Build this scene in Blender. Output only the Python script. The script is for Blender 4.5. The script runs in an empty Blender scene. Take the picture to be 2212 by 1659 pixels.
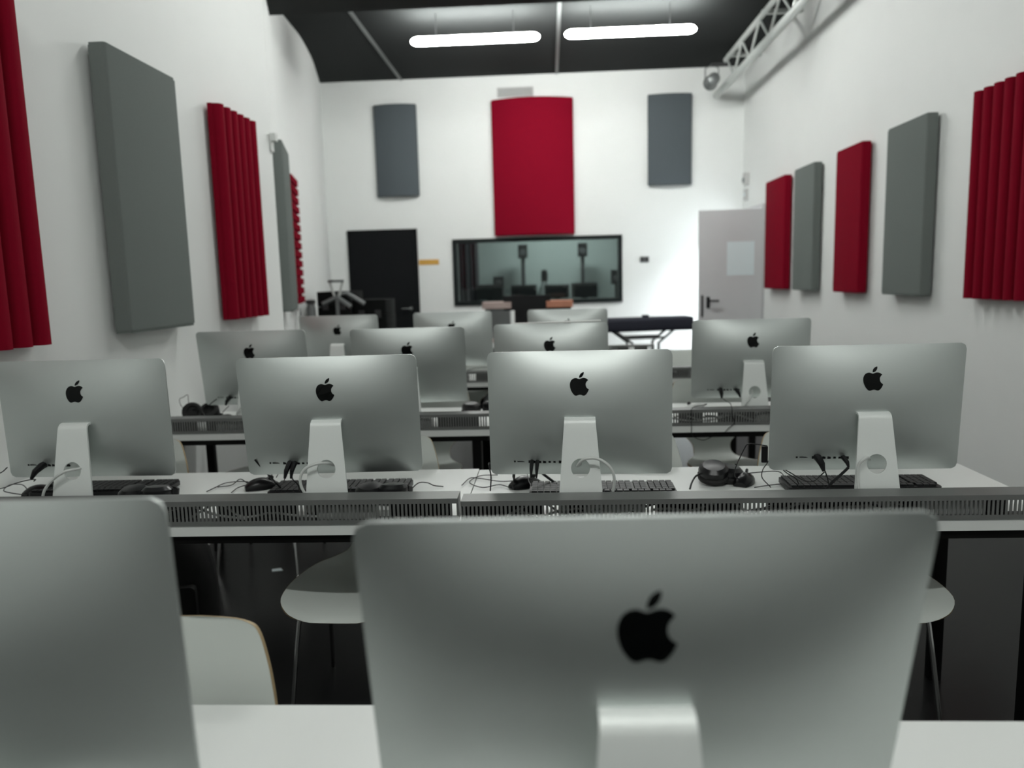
import bpy, bmesh, math, random
from mathutils import Vector, Matrix
random.seed(4)
S = bpy.context.scene
COL = S.collection
R = math.radians

# ------------------------------------------------------------------ camera
cam_d = bpy.data.cameras.new('camera')
cam = bpy.data.objects.new('camera', cam_d); COL.objects.link(cam)
PITCH, YAW, ROLL = R(7.88), R(2.93), R(1.54)
fwd = Vector((-math.sin(YAW)*math.cos(PITCH), math.cos(YAW)*math.cos(PITCH), -math.sin(PITCH)))
rgt = Vector((math.cos(YAW), math.sin(YAW), 0)); upv = rgt.cross(fwd)
r2 = rgt*math.cos(ROLL) - upv*math.sin(ROLL); u2 = rgt*math.sin(ROLL) + upv*math.cos(ROLL)
m = Matrix((r2, u2, -fwd)).transposed().to_4x4(); m.translation = (0, 0, 1.401)
cam.matrix_world = m
cam_d.sensor_width = 36.0; cam_d.lens = 36.0*1644/2212
cam_d.clip_start = 0.02; cam_d.clip_end = 60
cam_d.dof.use_dof = True; cam_d.dof.focus_distance = 1.85; cam_d.dof.aperture_fstop = 2.6
S.camera = cam

# ------------------------------------------------------------------ world, view, exposure
w = bpy.data.worlds.new('world'); S.world = w; w.use_nodes = True
w.node_tree.nodes['Background'].inputs[0].default_value = (0.75, 0.85, 0.82, 1)
w.node_tree.nodes['Background'].inputs[1].default_value = 0.03
S.view_settings.view_transform = 'Standard'; S.view_settings.look = 'None'
S.view_settings.gamma = 1.0; S.view_settings.use_curve_mapping = False
S.view_settings.exposure = 0.30
LAMP = 62.0          # brightness of the ceiling tubes
LAMP_COL = (0.975, 1.0, 0.965, 1)

# ------------------------------------------------------------------ materials
MATS = {}
def mat(name, col, rough=0.5, metal=0.0, noise=0.0, nscale=20.0, bump=0.0, bscale=200.0, spec=0.5, coat=0.0):
    if name in MATS: return MATS[name]
    mt = bpy.data.materials.new(name); mt.use_nodes = True
    nt = mt.node_tree; b = nt.nodes['Principled BSDF']
    b.inputs['Base Color'].default_value = (*col, 1); b.inputs['Roughness'].default_value = rough
    b.inputs['Metallic'].default_value = metal; b.inputs['Specular IOR Level'].default_value = spec
    b.inputs['Coat Weight'].default_value = coat
    tc = nt.nodes.new('ShaderNodeTexCoord')
    if noise > 0:
        n = nt.nodes.new('ShaderNodeTexNoise'); n.inputs['Scale'].default_value = nscale; n.inputs['Detail'].default_value = 4
        r = nt.nodes.new('ShaderNodeMapRange'); r.inputs[3].default_value = 1-noise; r.inputs[4].default_value = 1+noise
        mx = nt.nodes.new('ShaderNodeMix'); mx.data_type = 'RGBA'; mx.blend_type = 'MULTIPLY'; mx.inputs[0].default_value = 1
        mx.inputs[6].default_value = (*col, 1)
        nt.links.new(tc.outputs['Object'], n.inputs['Vector']); nt.links.new(n.outputs['Fac'], r.inputs[0])
        nt.links.new(r.outputs[0], mx.inputs[7]); nt.links.new(mx.outputs[2], b.inputs['Base Color'])
    if bump > 0:
        n2 = nt.nodes.new('ShaderNodeTexNoise'); n2.inputs['Scale'].default_value = bscale; n2.inputs['Detail'].default_value = 3
        bp = nt.nodes.new('ShaderNodeBump'); bp.inputs['Strength'].default_value = bump; bp.inputs['Distance'].default_value = 0.002
        nt.links.new(tc.outputs['Object'], n2.inputs['Vector']); nt.links.new(n2.outputs['Fac'], bp.inputs['Height'])
        nt.links.new(bp.outputs[0], b.inputs['Normal'])
    MATS[name] = mt; return mt
def emit(name, col, strength):
    mt = bpy.data.materials.new(name); mt.use_nodes = True; nt = mt.node_tree; nt.nodes.clear()
    e = nt.nodes.new('ShaderNodeEmission'); e.inputs[0].default_value = col; e.inputs[1].default_value = strength
    o = nt.nodes.new('ShaderNodeOutputMaterial'); nt.links.new(e.outputs[0], o.inputs[0]); MATS[name] = mt; return mt
def glass(name, tint):
    mt = bpy.data.materials.new(name); mt.use_nodes = True; nt = mt.node_tree; nt.nodes.clear()
    t = nt.nodes.new('ShaderNodeBsdfTransparent'); t.inputs[0].default_value = tint
    g = nt.nodes.new('ShaderNodeBsdfGlossy'); g.inputs['Roughness'].default_value = 0.02
    f = nt.nodes.new('ShaderNodeFresnel'); f.inputs[0].default_value = 1.45
    mx = nt.nodes.new('ShaderNodeMixShader'); o = nt.nodes.new('ShaderNodeOutputMaterial')
    nt.links.new(f.outputs[0], mx.inputs[0]); nt.links.new(t.outputs[0], mx.inputs[1]); nt.links.new(g.outputs[0], mx.inputs[2])
    nt.links.new(mx.outputs[0], o.inputs[0]); MATS[name] = mt; return mt
mat('wall_white', (0.81, 0.825, 0.81), 0.75, noise=0.02, nscale=3, bump=0.15, bscale=120)
def satin(name, col, sheen, rough):
    mt = bpy.data.materials.new(name); mt.use_nodes = True; nt = mt.node_tree; nt.nodes.clear()
    d_ = nt.nodes.new('ShaderNodeBsdfDiffuse'); g = nt.nodes.new('ShaderNodeBsdfGlossy'); g.inputs['Roughness'].default_value = rough
    n = nt.nodes.new('ShaderNodeTexNoise'); n.inputs['Scale'].default_value = 3.0
    cr = nt.nodes.new('ShaderNodeValToRGB'); cr.color_ramp.elements[0].color = (*[c*.8 for c in col],1); cr.color_ramp.elements[1].color = (*[c*1.2 for c in col],1)
    mx = nt.nodes.new('ShaderNodeMixShader'); mx.inputs[0].default_value = sheen; o = nt.nodes.new('ShaderNodeOutputMaterial')
    nt.links.new(n.outputs['Fac'], cr.inputs[0]); nt.links.new(cr.outputs[0], d_.inputs[0])
    nt.links.new(d_.outputs[0], mx.inputs[1]); nt.links.new(g.outputs[0], mx.inputs[2]); nt.links.new(mx.outputs[0], o.inputs[0]); MATS[name] = mt
satin('ceiling_black', (0.040, 0.0425, 0.0425), 0.006, 0.30)
mat('beam_black', (0.013, 0.0145, 0.0145), 0.7, spec=0.1)
mat('joint_grey', (0.16, 0.17, 0.17), 0.5)
mat('floor_dark', (0.006, 0.006, 0.0062), 0.28, spec=0.16, noise=0.25, nscale=6, bump=0.05, bscale=60)
mat('fabric_grey', (0.17, 0.19, 0.18), 0.9, noise=0.08, nscale=150, bump=0.4, bscale=600, spec=0.05)
mat('fabric_slate', (0.095, 0.11, 0.12), 0.9, noise=0.08, nscale=150, bump=0.4, bscale=600, spec=0.05)
mat('fabric_red', (0.22, 0.004, 0.017), 0.85, noise=0.08, nscale=150, bump=0.4, bscale=600, spec=0.05)
mat('aluminium', (0.58, 0.615, 0.60), 0.47, 0.95, noise=0.02, nscale=400)
mat('aluminium_lit', (0.82, 0.85, 0.83), 0.5, 0.2, noise=0.02, nscale=400)  # same metal as the body, lightened for light on the tilted stand
mat('logo_black', (0.002, 0.0025, 0.0025), 0.18, spec=0.2)
mat('screen_black', (0.006, 0.006, 0.007), 0.05)
mat('plastic_black', (0.006, 0.006, 0.007), 0.4, spec=0.25, noise=0.2, nscale=60)
mat('gloss_black', (0.008, 0.008, 0.009), 0.28, spec=0.35)
mat('plastic_dark', (0.03, 0.03, 0.032), 0.5)
mat('key_grey', (0.016, 0.017, 0.018), 0.5, spec=0.3)
mat('plastic_white', (0.62, 0.64, 0.62), 0.4)
mat('desk_white', (0.80, 0.82, 0.80), 0.32, noise=0.015, nscale=4)
mat('frame_black', (0.004, 0.004, 0.004), 0.5, spec=0.15)
mat('tray_grey', (0.20, 0.205, 0.20), 0.45, 0.4, noise=0.06, nscale=30)
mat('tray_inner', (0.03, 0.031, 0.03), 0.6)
mat('chair_white', (0.60, 0.635, 0.60), 0.4, noise=0.02, nscale=10)
mat('ply_beige', (0.42, 0.31, 0.17), 0.55, noise=0.12, nscale=80)
mat('chrome', (0.62, 0.62, 0.62), 0.12, 1.0)
mat('door_black', (0.007, 0.008, 0.009), 0.6, spec=0.12)
mat('door_grey', (0.56, 0.56, 0.57), 0.55, noise=0.03, nscale=5)
mat('paper', (0.68, 0.76, 0.78), 0.7)
mat('frame_dark', (0.014, 0.018, 0.018), 0.5, spec=0.12)
mat('control_wall', (0.30, 0.325, 0.32), 0.8, noise=0.03)
mat('curtain', (0.035, 0.032, 0.038), 0.9)
mat('sign_orange', (0.62, 0.34, 0.06), 0.5)
mat('metal_white', (0.58, 0.61, 0.59), 0.35, 0.2)
mat('metal_grey', (0.18, 0.19, 0.19), 0.4, 0.5)
mat('vent_grey', (0.50, 0.50, 0.49), 0.6)
mat('case_black', (0.006, 0.007, 0.007), 0.7, spec=0.12, noise=0.2, nscale=40)
mat('wood_orange', (0.50, 0.21, 0.13), 0.5, noise=0.15, nscale=15)
mat('wood_pale', (0.46, 0.36, 0.33), 0.5, noise=0.12, nscale=15)
mat('cover_navy', (0.016, 0.018, 0.032), 0.75, noise=0.15, nscale=30)
mat('bag_black', (0.007, 0.007, 0.007), 0.7, bump=0.5, bscale=120)
emit('tube_light', LAMP_COL, LAMP*1.3)
emit('added_tube_middle', LAMP_COL, LAMP*.60)
emit('added_tube_rear', LAMP_COL, LAMP*.95)
emit('corridor_light', (0.90, 0.96, 1.0, 1), 260.0)
emit('control_fill_light', (0.9, 1.0, 0.97, 1), 125.0)
glass('window_glass', (0.66, 0.70, 0.69, 1))

# ------------------------------------------------------------------ helpers
class MB:
    """collects geometry, then becomes one mesh object"""
    def __init__(s): s.v = []; s.f = []
    def box(s, x0, x1, y0, y1, z0, z1):
        n = len(s.v)
        s.v += [(x0,y0,z0),(x1,y0,z0),(x1,y1,z0),(x0,y1,z0),(x0,y0,z1),(x1,y0,z1),(x1,y1,z1),(x0,y1,z1)]
        s.f += [tuple(n+i for i in q) for q in ((0,3,2,1),(4,5,6,7),(0,1,5,4),(1,2,6,5),(2,3,7,6),(3,0,4,7))]
        return s
    def rbox(s, x0, x1, y0, y1, z0, z1, r=0.01, seg=3, axis='z'):
        """box with rounded corners seen along axis"""
        pts = []
        if axis == 'z': a0,a1,b0,b1,c0,c1 = x0,x1,y0,y1,z0,z1
        elif axis == 'y': a0,a1,b0,b1,c0,c1 = x0,x1,z0,z1,y0,y1
        else: a0,a1,b0,b1,c0,c1 = y0,y1,z0,z1,x0,x1
        for (cx,cy,st) in ((a1-r,b1-r,0),(a0+r,b1-r,90),(a0+r,b0+r,180),(a1-r,b0+r,270)):
            for k in range(seg+1):
                t = R(st+90*k/seg); pts.append((cx+r*math.cos(t), cy+r*math.sin(t)))
        s.prism(pts, c0, c1, axis); return s
    def prism(s, pts, c0, c1, axis='z'):
        def mk(a,b,c): return (a,b,c) if axis=='z' else ((a,c,b) if axis=='y' else (c,a,b))
        n = len(s.v); k = len(pts)
        s.v += [mk(a,b,c0) for a,b in pts] + [mk(a,b,c1) for a,b in pts]
        s.f += [tuple(range(n+k-1,n-1,-1)), tuple(range(n+k,n+2*k))]
        s.f += [(n+i, n+(i+1)%k, n+k+(i+1)%k, n+k+i) for i in range(k)]
        return s
    def tube(s, pts, r, seg=8, caps=True):
        pts = [Vector(p) for p in pts]; rs = r if isinstance(r,(list,tuple)) else [r]*len(pts)
        n0 = len(s.v); prev = None
        for i,p in enumerate(pts):
            t = (pts[min(i+1,len(pts)-1)]-pts[max(i-1,0)]).normalized()
            if prev is None:
                a = Vector((0,0,1)) if abs(t.z)<.9 else Vector((1,0,0)); u = t.cross(a).normalized()
            else: u = (prev - t*prev.dot(t)).normalized()
            prev = u; vv = t.cross(u)
            for k in range(seg):
                q = p + (u*math.cos(2*math.pi*k/seg)+vv*math.sin(2*math.pi*k/seg))*rs[i]; s.v.append(tuple(q))
        for i in range(len(pts)-1):
            for k in range(seg):
                a = n0+i*seg+k; b = n0+i*seg+(k+1)%seg; s.f.append((a,b,b+seg,a+seg))
        if caps:
            s.f.append(tuple(range(n0+seg-1,n0-1,-1))); e = n0+(len(pts)-1)*seg; s.f.append(tuple(range(e,e+seg)))
        return s
    def lathe(s, prof, c=(0,0,0), seg=20, axis='z'):
        n0 = len(s.v)
        for r,h in prof:
            for k in range(seg):
                t = 2*math.pi*k/seg; a,b = r*math.cos(t), r*math.sin(t)
                p = (a,b,h) if axis=='z' else ((a,h,b) if axis=='y' else (h,a,b))
                s.v.append((p[0]+c[0],p[1]+c[1],p[2]+c[2]))
        for i in range(len(prof)-1):
            for k in range(seg):
                a = n0+i*seg+k; b = n0+i*seg+(k+1)%seg; s.f.append((a,b,b+seg,a+seg))
        s.f.append(tuple(range(n0+seg-1,n0-1,-1))); e = n0+(len(prof)-1)*seg; s.f.append(tuple(range(e,e+seg)))
        return s
    def grid(s, P, closed_u=False):
        n0 = len(s.v); nu = len(P); nv = len(P[0])
        for row in P: s.v += [tuple(p) for p in row]
        for i in range(nu-(0 if closed_u else 1)):
            for j in range(nv-1):
                a = n0+i*nv+j; b = n0+((i+1)%nu)*nv+j; s.f.append((a,b,b+1,a+1))
        return s
    def mesh(s, name, material, smooth=35):
        me = bpy.data.meshes.new(name); me.from_pydata(s.v, [], s.f)
        bm = bmesh.new(); bm.from_mesh(me); bmesh.ops.recalc_face_normals(bm, faces=bm.faces); bm.to_mesh(me); bm.free()
        me.materials.append(MATS[material])
        if smooth: me.shade_smooth(); me.set_sharp_from_angle(angle=R(smooth))
        return me
    def build(s, name, material, parent=None, smooth=35, loc=None, rot=None):
        return link(name, s.mesh(name, material, smooth), parent, loc, rot)
def link(name, me, parent=None, loc=None, rot=None):
    o = bpy.data.objects.new(name, me); COL.objects.link(o); o.parent = parent
    if loc: o.location = loc
    if rot: o.rotation_euler = rot
    return o
def empty(name, loc=(0,0,0), rz=0, label=None, cat=None, group=None):
    o = bpy.data.objects.new(name, None); COL.objects.link(o); o.location = loc; o.rotation_euler = (0,0,rz)
    o.empty_display_size = 0.1
    return tag(o, label, cat, group)
def tag(o, label=None, cat=None, group=None, kind=None):
    if label: o['label'] = label
    if cat: o['category'] = cat
    if group: o['group'] = group
    if kind: o['kind'] = kind
    return o
def struct(o): o['kind'] = 'structure'; return o
def copy_tree(o, parent=None):
    c = o.copy(); COL.objects.link(c); c.parent = parent
    for ch in list(o.children): copy_tree(ch, c)
    return c
def spline(pts, n=6):
    P = [Vector(p) for p in pts]; P = [2*P[0]-P[1]]+P+[2*P[-1]-P[-2]]; out = []
    for i in range(1, len(P)-2):
        a,b,c,d = P[i-1:i+3]
        for k in range(n):
            t = k/n; out.append(0.5*((2*b)+(c-a)*t+(2*a-5*b+4*c-d)*t*t+(3*b-a-3*c+d)*t**3))
    out.append(P[-2]); return out

# ------------------------------------------------------------------ the room
XL, XR, YF, YB, ZC = -1.89, 2.60, 10.5, -4.5, 4.06
struct(MB().box(-3.6, 4.6, YB-.2, 14.4, -0.1, 0.0).build('floor', 'floor_dark', smooth=0))
struct(MB().box(-3.6, 2.75, YB-.2, YF+.2, ZC, ZC+.1).build('ceiling', 'ceiling_black', smooth=0))
struct(MB().box(XL-.15, XL, YB, 5.35, 0, ZC).build('wall_left', 'wall_white', smooth=0))
curve = [(XL,5.35),(-2.0,5.6),(-2.17,6.2),(-2.35,6.8),(-2.46,7.15),(-2.565,7.7),(-2.60,8.1),(-2.64,8.6),(-2.755,9.35),(-2.87,9.9),(-3.0,10.5)]
cs = [(p.x,p.y) for p in spline([(x,y,0) for x,y in curve],5)]
mb = MB(); mb.grid([[(x,y,0),(x,y,ZC)] for x,y in cs]); mb.grid([[(x-.15,y,0),(x-.15,y,ZC)] for x,y in cs])
mb.grid([[(x,y,ZC),(x-.15,y,ZC)] for x,y in cs]); struct(mb.build('wall_left_rear', 'wall_white', smooth=40))
struct(MB().box(XL-.2, XR+.2, YB-.15, YB, 0, ZC).build('wall_back', 'wall_white', smooth=0))
DY0, DY1, DZ = 9.46, 10.34, 2.16            # doorway in the right wall
struct(MB().box(XR, XR+.15, YB, DY0, 0, ZC).box(XR, XR+.15, DY1, YF+.2, 0, ZC).box(XR, XR+.15, DY0, DY1, DZ, ZC).build('wall_right', 'wall_white', smooth=0))
WX0, WX1, WZ0, WZ1 = -1.25, 0.955, 1.10, 1.905   # control room window opening
struct(MB().box(-3.3, WX0, YF, YF+.2, 0, ZC).box(WX1, XR, YF, YF+.2, 0, ZC).box(WX0, WX1, YF, YF+.2, 0, WZ0).box(WX0, WX1, YF, YF+.2, WZ1, ZC).build('wall_front', 'wall_white', smooth=0))
struct(MB().box(-2.7, XR, 6.45, 6.82, 3.70, ZC).build('trim_1', 'beam_black', smooth=0))
struct(MB().box(-1.925, -1.885, 6.82, YF, ZC-.012, ZC).build('trim_2', 'joint_grey', smooth=0))
struct(MB().box(0.14, 0.18, 6.82, YF, ZC-.012, ZC).build('trim_3', 'joint_grey', smooth=0))
# corridor beyond the open doorway
struct(MB().box(2.75, 4.45, 8.6, 8.7, 0, 2.7).box(4.35, 4.45, 8.7, 11.2, 0, 2.7).box(2.75, 4.45, 11.1, 11.2, 0, 2.7).build('wall_corridor', 'wall_white', smooth=0))
struct(MB().box(2.76, 4.5, 8.5, 11.3, 2.7, 2.8).build('ceiling_corridor', 'wall_white', smooth=0))
cl = empty('corridor_lamp', (3.45, 9.9, 2.7), 0, 'square lamp on the corridor ceiling beyond the open door', 'lamp')
MB().rbox(-.32,.32,-.32,.32,-.05,0,r=.03).build('housing', 'plastic_white', cl)
MB().rbox(-.28,.28,-.28,.28,-.062,-.05,r=.02).build('diffuser', 'corridor_light', cl)
# control room behind the window
struct(MB().box(-2.6, 2.5, 14.0, 14.1, 0, 3).box(-2.6, -2.5, YF+.2, 14, 0, 3).box(2.4, 2.5, YF+.2, 14, 0, 3).build('wall_control_room', 'control_wall', smooth=0))
struct(MB().box(-2.6, 2.5, YF+.2, 14.1, 3, 3.1).build('ceiling_control_room', 'control_wall', smooth=0))
win = struct(empty('window_1', (0, YF, 0)))
MB().box(WX0-.05, WX1+.045, -.03, .12, WZ1-.005, WZ1+.045).box(WX0-.05, WX1+.045, -.03, .12, WZ0-.05, WZ0+.005).box(WX0-.05, WX0+.005, -.03, .12, WZ0, WZ1).box(WX1-.005, WX1+.045, -.03, .12, WZ0, WZ1).build('window_frame', 'frame_dark', win, smooth=0)
MB().box(WX0, WX1, .05, .058, WZ0, WZ1).build('pane', 'window_glass', win, smooth=0)

# doors
d = struct(empty('door_1', (-2.695, YF, 0)))
MB().box(0, .87, -.05, -.005, 0.005, 2.065).build('leaf', 'door_black', d, smooth=0)
MB().box(-.045, 0, -.03, 0, 0, 2.11).box(.87, .915, -.03, 0, 0, 2.11).box(-.045, .915, -.03, 0, 2.065, 2.11).build('door_frame', 'door_black', d, smooth=0)
h = MB().lathe([(.024,-.062),(.024,-.05)], (.8,0,1.03), axis='y').tube([(.8,-.05,1.03),(.8,-.10,1.03),(.79,-.105,1.03),(.68,-.105,1.03)], .009).build('door_handle', 'metal_grey', d)
d = struct(empty('door_2', (2.575, 9.42, 0), R(180-2)))
MB().box(0, .755, -.022, .022, 0.008, 2.15).build('leaf', 'door_grey', d, smooth=0)
MB().rbox(.62,.66,.022,.03,.98,1.12,r=.01,axis='y').tube([(.64,.028,1.07),(.64,.075,1.07),(.63,.08,1.07),(.52,.08,1.07)], .011).build('door_handle', 'plastic_black', d)
MB().box(.70,.722,.022,.032,.88,1.14).build('lock_plate', 'plastic_black', d, smooth=0)
pp = tag(MB().box(.10,.42,.0225,.0245,1.37,1.77).build('paper_notice', 'paper', None, smooth=0, loc=(2.575,9.42,0), rot=(0,0,R(178))), 'pale sheet of paper stuck on the open grey door', 'notice')
struct(MB().box(2.56,2.62,DY0-.05,DY0,0,DZ+.05).box(2.56,2.62,DY1,DY1+.05,0,DZ+.05).box(2.56,2.62,DY0,DY1,DZ,DZ+.05).build('trim_4', 'door_grey', smooth=0))

# ------------------------------------------------------------------ ceiling lamps
def lamp(x0, x1, y, label, glow='tube_light'):
    L = x1-x0; t = empty('ceiling_lamp', ((x0+x1)/2, y, 3.80), 0, label, 'lamp', 'long ceiling tube lamps')
    pts = [(-L/2+.05,0,0),(L/2-.05,0,0)]
    prof = []
    for k in range(13):
        a = math.pi*k/12; prof.append((max(.0015, .044*math.sin(a)), -math.cos(a)*.085 + (L/2-.085)*(-1 if k<6 else (1 if k>6 else 0))))
    prof = [p for i,p in enumerate(prof) if i != 6]
    MB().lathe(prof, seg=16, axis='x').build('tube', glow, t)
    for sx in (-1,1):
        MB().tube([(sx*L*.3,0,.05),(sx*L*.3,0,.26)], .004, 6).build('hanger', 'plastic_dark', t)
lamp(-1.345, -0.04, 8.05, 'glowing tube lamp on the dark ceiling, left of the centre joint')
lamp(0.21, 1.51, 8.02, 'glowing tube lamp on the dark ceiling, right of the centre joint')
lamp(-1.345, -0.04, 4.5, 'unseen tube lamp added for light above the desks, left, in front of the beam', 'added_tube_middle')  # added pair out of view, extra light over the middle rows
lamp(0.21, 1.51, 4.5, 'unseen tube lamp added for light above the desks, right, in front of the beam', 'added_tube_middle')
lamp(-1.345, -0.04, -0.5, 'unseen tube lamp added for light near the rear of the room, left side', 'added_tube_rear')  # added pair behind the camera, lights surfaces that face it
lamp(0.21, 1.51, -0.5, 'unseen tube lamp added for light near the rear of the room, right side', 'added_tube_rear')

# ------------------------------------------------------------------ wall panels
PZ0, PZ1 = 1.21, 2.41
def flat_panel(T, wd, ht, material, label, cat, loc, rz, group=None, bulge=0.0, rnd=.012):
    """panel: local x along the wall, local -y out of the wall, back on y=0"""
    p = empty('acoustic_panel', loc, rz, label, cat, group)
    n = 16 if bulge else 1
    mb = MB()
    pts = [(-wd/2,0)]
    if bulge:
        for k in range(n+1):
            u = -1+2*k/n; pts.append((u*wd/2, -T-bulge*(1-u*u)))
    else:
        for (cx,st) in ((-wd/2+rnd,180),(wd/2-rnd,270)):
            for k in range(4): a = R(st+30*k); pts.append((cx+rnd*math.cos(a), -T+rnd+rnd*math.sin(a)))
    pts.append((wd/2,0))
    mb.prism(pts, 0.012, ht-.012); mb.build('padding', material, p, smooth=40)
    MB().prism([(x*.985, y*.94-.0008) for x,y in pts], 0, ht).build('backing', material, p, smooth=40)
    return p
def rib_panel(T, wd, ht, nrib, material, label, loc, rz, group=None):
    p = empty('acoustic_panel', loc, rz, label, 'panel', group)
    MB().box(-wd/2, wd/2, -T*.35, 0, 0, ht).build('backing', material, p, smooth=0)
    pw = wd/nrib; pts = [(-pw/2*.80,-T*.30)]
    for k in range(11):
        u = -1+2*k/10; pts.append((u*pw/2*.80, -T*.35 - T*.65*(1-abs(u)**2.6)**.5))
    pts.append((pw/2*.80,-T*.30)); me = MB().prism(pts, 0, ht).mesh('rib', material, 50)
    for k in range(nrib): link('rib', me, p, (-wd/2+pw*(k+.5), 0, 0))
    return p
GL = 'panels on the left wall'; GR = 'panels on the right wall'; GF = 'panels on the front wall'
H = PZ1-PZ0
# left wall: local -y must point to +x  -> rotate +90
rib_panel(.072, .60, H, 6, 'fabric_red', 'ribbed red acoustic panel on the left wall, nearest the camera', (XL+.02, 2.40, PZ0), R(90), GL)
flat_panel(.072, .60, H, 'fabric_grey', 'flat grey padded acoustic panel on the left wall', 'panel', (XL+.02, 3.50, PZ0), R(90), GL)
rib_panel(.072, .57, H, 6, 'fabric_red', 'ribbed red acoustic panel on the left wall behind the grey one', (XL+.02, 4.585, PZ0), R(90), GL)
flat_panel(.085, .61, 1.245, 'fabric_grey', 'grey acoustic panel seen edge-on at the bend of the left wall', 'panel', (-2.07, 5.90, PZ0-.01), R(90+14.5), GL)
p = empty('acoustic_panel', (-2.52, 7.44, PZ0), R(90+12), 'red studded acoustic panel seen edge-on far along the left wall', 'panel', GL)
MB().box(-.29,.29,-.062,0,0,1.24).build('backing','fabric_red',p,smooth=0)
me = MB().prism([(-.065,-.06),(-.05,-.088),(.05,-.088),(.065,-.06)], 0, .06).mesh('block','fabric_red',0)
for i in range(14):
    for j in range(4): link('block', me, p, (-.215+.143*j+(.0 if i%2 else .01), 0, .012+i*.088))
# right wall: local -y must point to -x -> rotate -90
for (ya,yb,kind,lab) in ((8.37,9.09,'r','flat red acoustic panel next to the open grey door'),
                         (7.47,8.06,'g','smaller-looking flat grey acoustic panel between the two far red ones'),
                         (6.37,6.92,'r','flat red acoustic panel between the two grey panels, right wall'),
                         (5.32,5.92,'g','flat grey acoustic panel on the right wall, nearer of two'),
                         (4.20,4.81,'R','ribbed red acoustic panel cut by the right picture edge')):
    if kind in 'gr': flat_panel(.072, yb-ya, H, 'fabric_grey' if kind == 'g' else 'fabric_red', lab, 'panel', (XR-.02,(ya+yb)/2,PZ0), R(-90), GR)
    else: rib_panel(.072, yb-ya, H, 6 if kind=='R' else 8, 'fabric_red', lab, (XR-.02,(ya+yb)/2,PZ0), R(-90), GR)
# front wall, bulging outwards
flat_panel(.04, .57, 1.19, 'fabric_slate', 'convex slate grey acoustic panel above the black door', 'panel', (-2.0, YF-.02, 2.54), 0, GF, .07)
flat_panel(.04, .57, 1.16, 'fabric_slate', 'convex slate grey acoustic panel at the right of the front wall', 'panel', (1.63, YF-.02, 2.575), 0, GF, .04)
flat_panel(.04, 1.08, 1.765, 'fabric_red', 'large convex red acoustic panel above the control room window', 'panel', (-.175, YF-.02, 1.975), 0, GF, .13)

# small fixtures on the walls
v = empty('air_vent', (-.39, YF, 3.79), 0, 'pale ventilation grille above the large red panel', 'vent')
MB().box(-.23,.23,-.012,0,0,.10).build('backing', 'metal_grey', v, smooth=0)
MB().box(-.24,.24,-.025,0,-.012,0).box(-.24,.24,-.025,0,.10,.112).box(-.24,-.225,-.025,0,0,.1).box(.225,.24,-.025,0,0,.1).build('frame','vent_grey',v,smooth=0)
me = MB().box(-.226,.226,-.022,-.004,0,.010).mesh('slat','vent_grey',0)
for k in range(5): link('slat', me, v, (0,0,.008+k*.019))
tag(MB().rbox(-1.77,-1.495,YF-.008,YF,1.62,1.69,r=.006,axis='y').build('wall_sign','sign_orange'), 'small orange strip sign beside the black door', 'sign')
sw = empty('wall_switch', (1.30, YF, 1.61), 0, 'small dark switch plate right of the control room window', 'switch')
MB().rbox(-.06,.06,-.012,0,-.04,.04,r=.008,axis='y').build('plate','metal_grey',sw)
for s_ in (-1,1): MB().box(-.022+s_*.028,.022+s_*.028,-.018,-.012,-.025,.025).build('rocker','plastic_dark',sw,smooth=0)
b = empty('motion_sensor', (XR, 10.22, 2.60), 0, 'small grey sensor box high on the wall above the grey door', 'sensor')
MB().rbox(-.06,0,-.05,.05,-.07,.07,r=.015,axis='x').build('housing','vent_grey',b); MB().lathe([(.03,-.075),(.034,-.06)],(0,0,-.02),axis='x').build('lens','metal_grey',b)
b = empty('alarm_button', (XR, 10.25, 2.40), 0, 'pale little box under the sensor above the grey door', 'button')
MB().rbox(-.04,0,-.05,.05,-.07,.07,r=.012,axis='x').build('housing','vent_grey',b); MB().box(-.046,-.04,-.02,.02,-.02,.02).build('button','paper',b,smooth=0)
b = empty('panel_bracket', (-1.875, 5.33, 2.43), 0, 'little white bracket at the top of the left wall bend', 'bracket')
MB().box(-.01,.03,-.03,.02,-.05,0).box(-.01,0,-.03,.02,-.12,-.05).build('plate','plastic_white',b,smooth=0)

# lattice truss along the right wall
t = empty('ceiling_truss', (2.22, 0, 0), 0, 'white lattice lighting truss along the top of the right wall', 'truss')
MB().tube([(0,2.5,3.68),(0,10.40,3.68)], .042, 12).build('lower_tube','metal_white',t)
MB().tube([(0,2.5,3.985),(0,9.9,3.985)], .030, 12).build('upper_tube','metal_white',t)
me = MB().tube([(0,-.17,3.70),(0,.17,3.965)], .013, 8).mesh('lattice_bar','metal_white')
me2 = MB().tube([(0,.17,3.70),(0,-.17,3.965)], .013, 8).mesh('lattice_bar','metal_white')
for k in range(20): link('lattice_bar', me if k%2 else me2, t, (0,2.8+k*.36,0))
me = MB().box(-.03,.38,-.02,.02,-.02,.02).mesh('wall_bracket','metal_white',0)
for y in (4.2,6.2,8.2,9.7): link('wall_bracket', me, t, (0,y,3.985))
sp = empty('spotlight', (2.08, 9.75, 3.72), 0, 'grey stage spotlight clamped to the far end of the truss', 'spotlight')
MB().lathe([(.03,-.16),(.07,-.14),(.075,.02),(.09,.08),(.085,.085),(.05,.06)], (-.06,-.02,-.02), seg=18, axis='y').build('housing','metal_grey',sp)
MB().tube([(-.14,-.02,-.02),(-.14,-.02,.13),(-.06,-.02,.17),(.02,-.02,.13),(.02,-.02,-.02)], .008, 6).build('yoke','metal_grey',sp)
MB().box(-.07,.13,-.03,.0,.15,.19).build('clamp','plastic_dark',sp,smooth=0)

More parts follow.
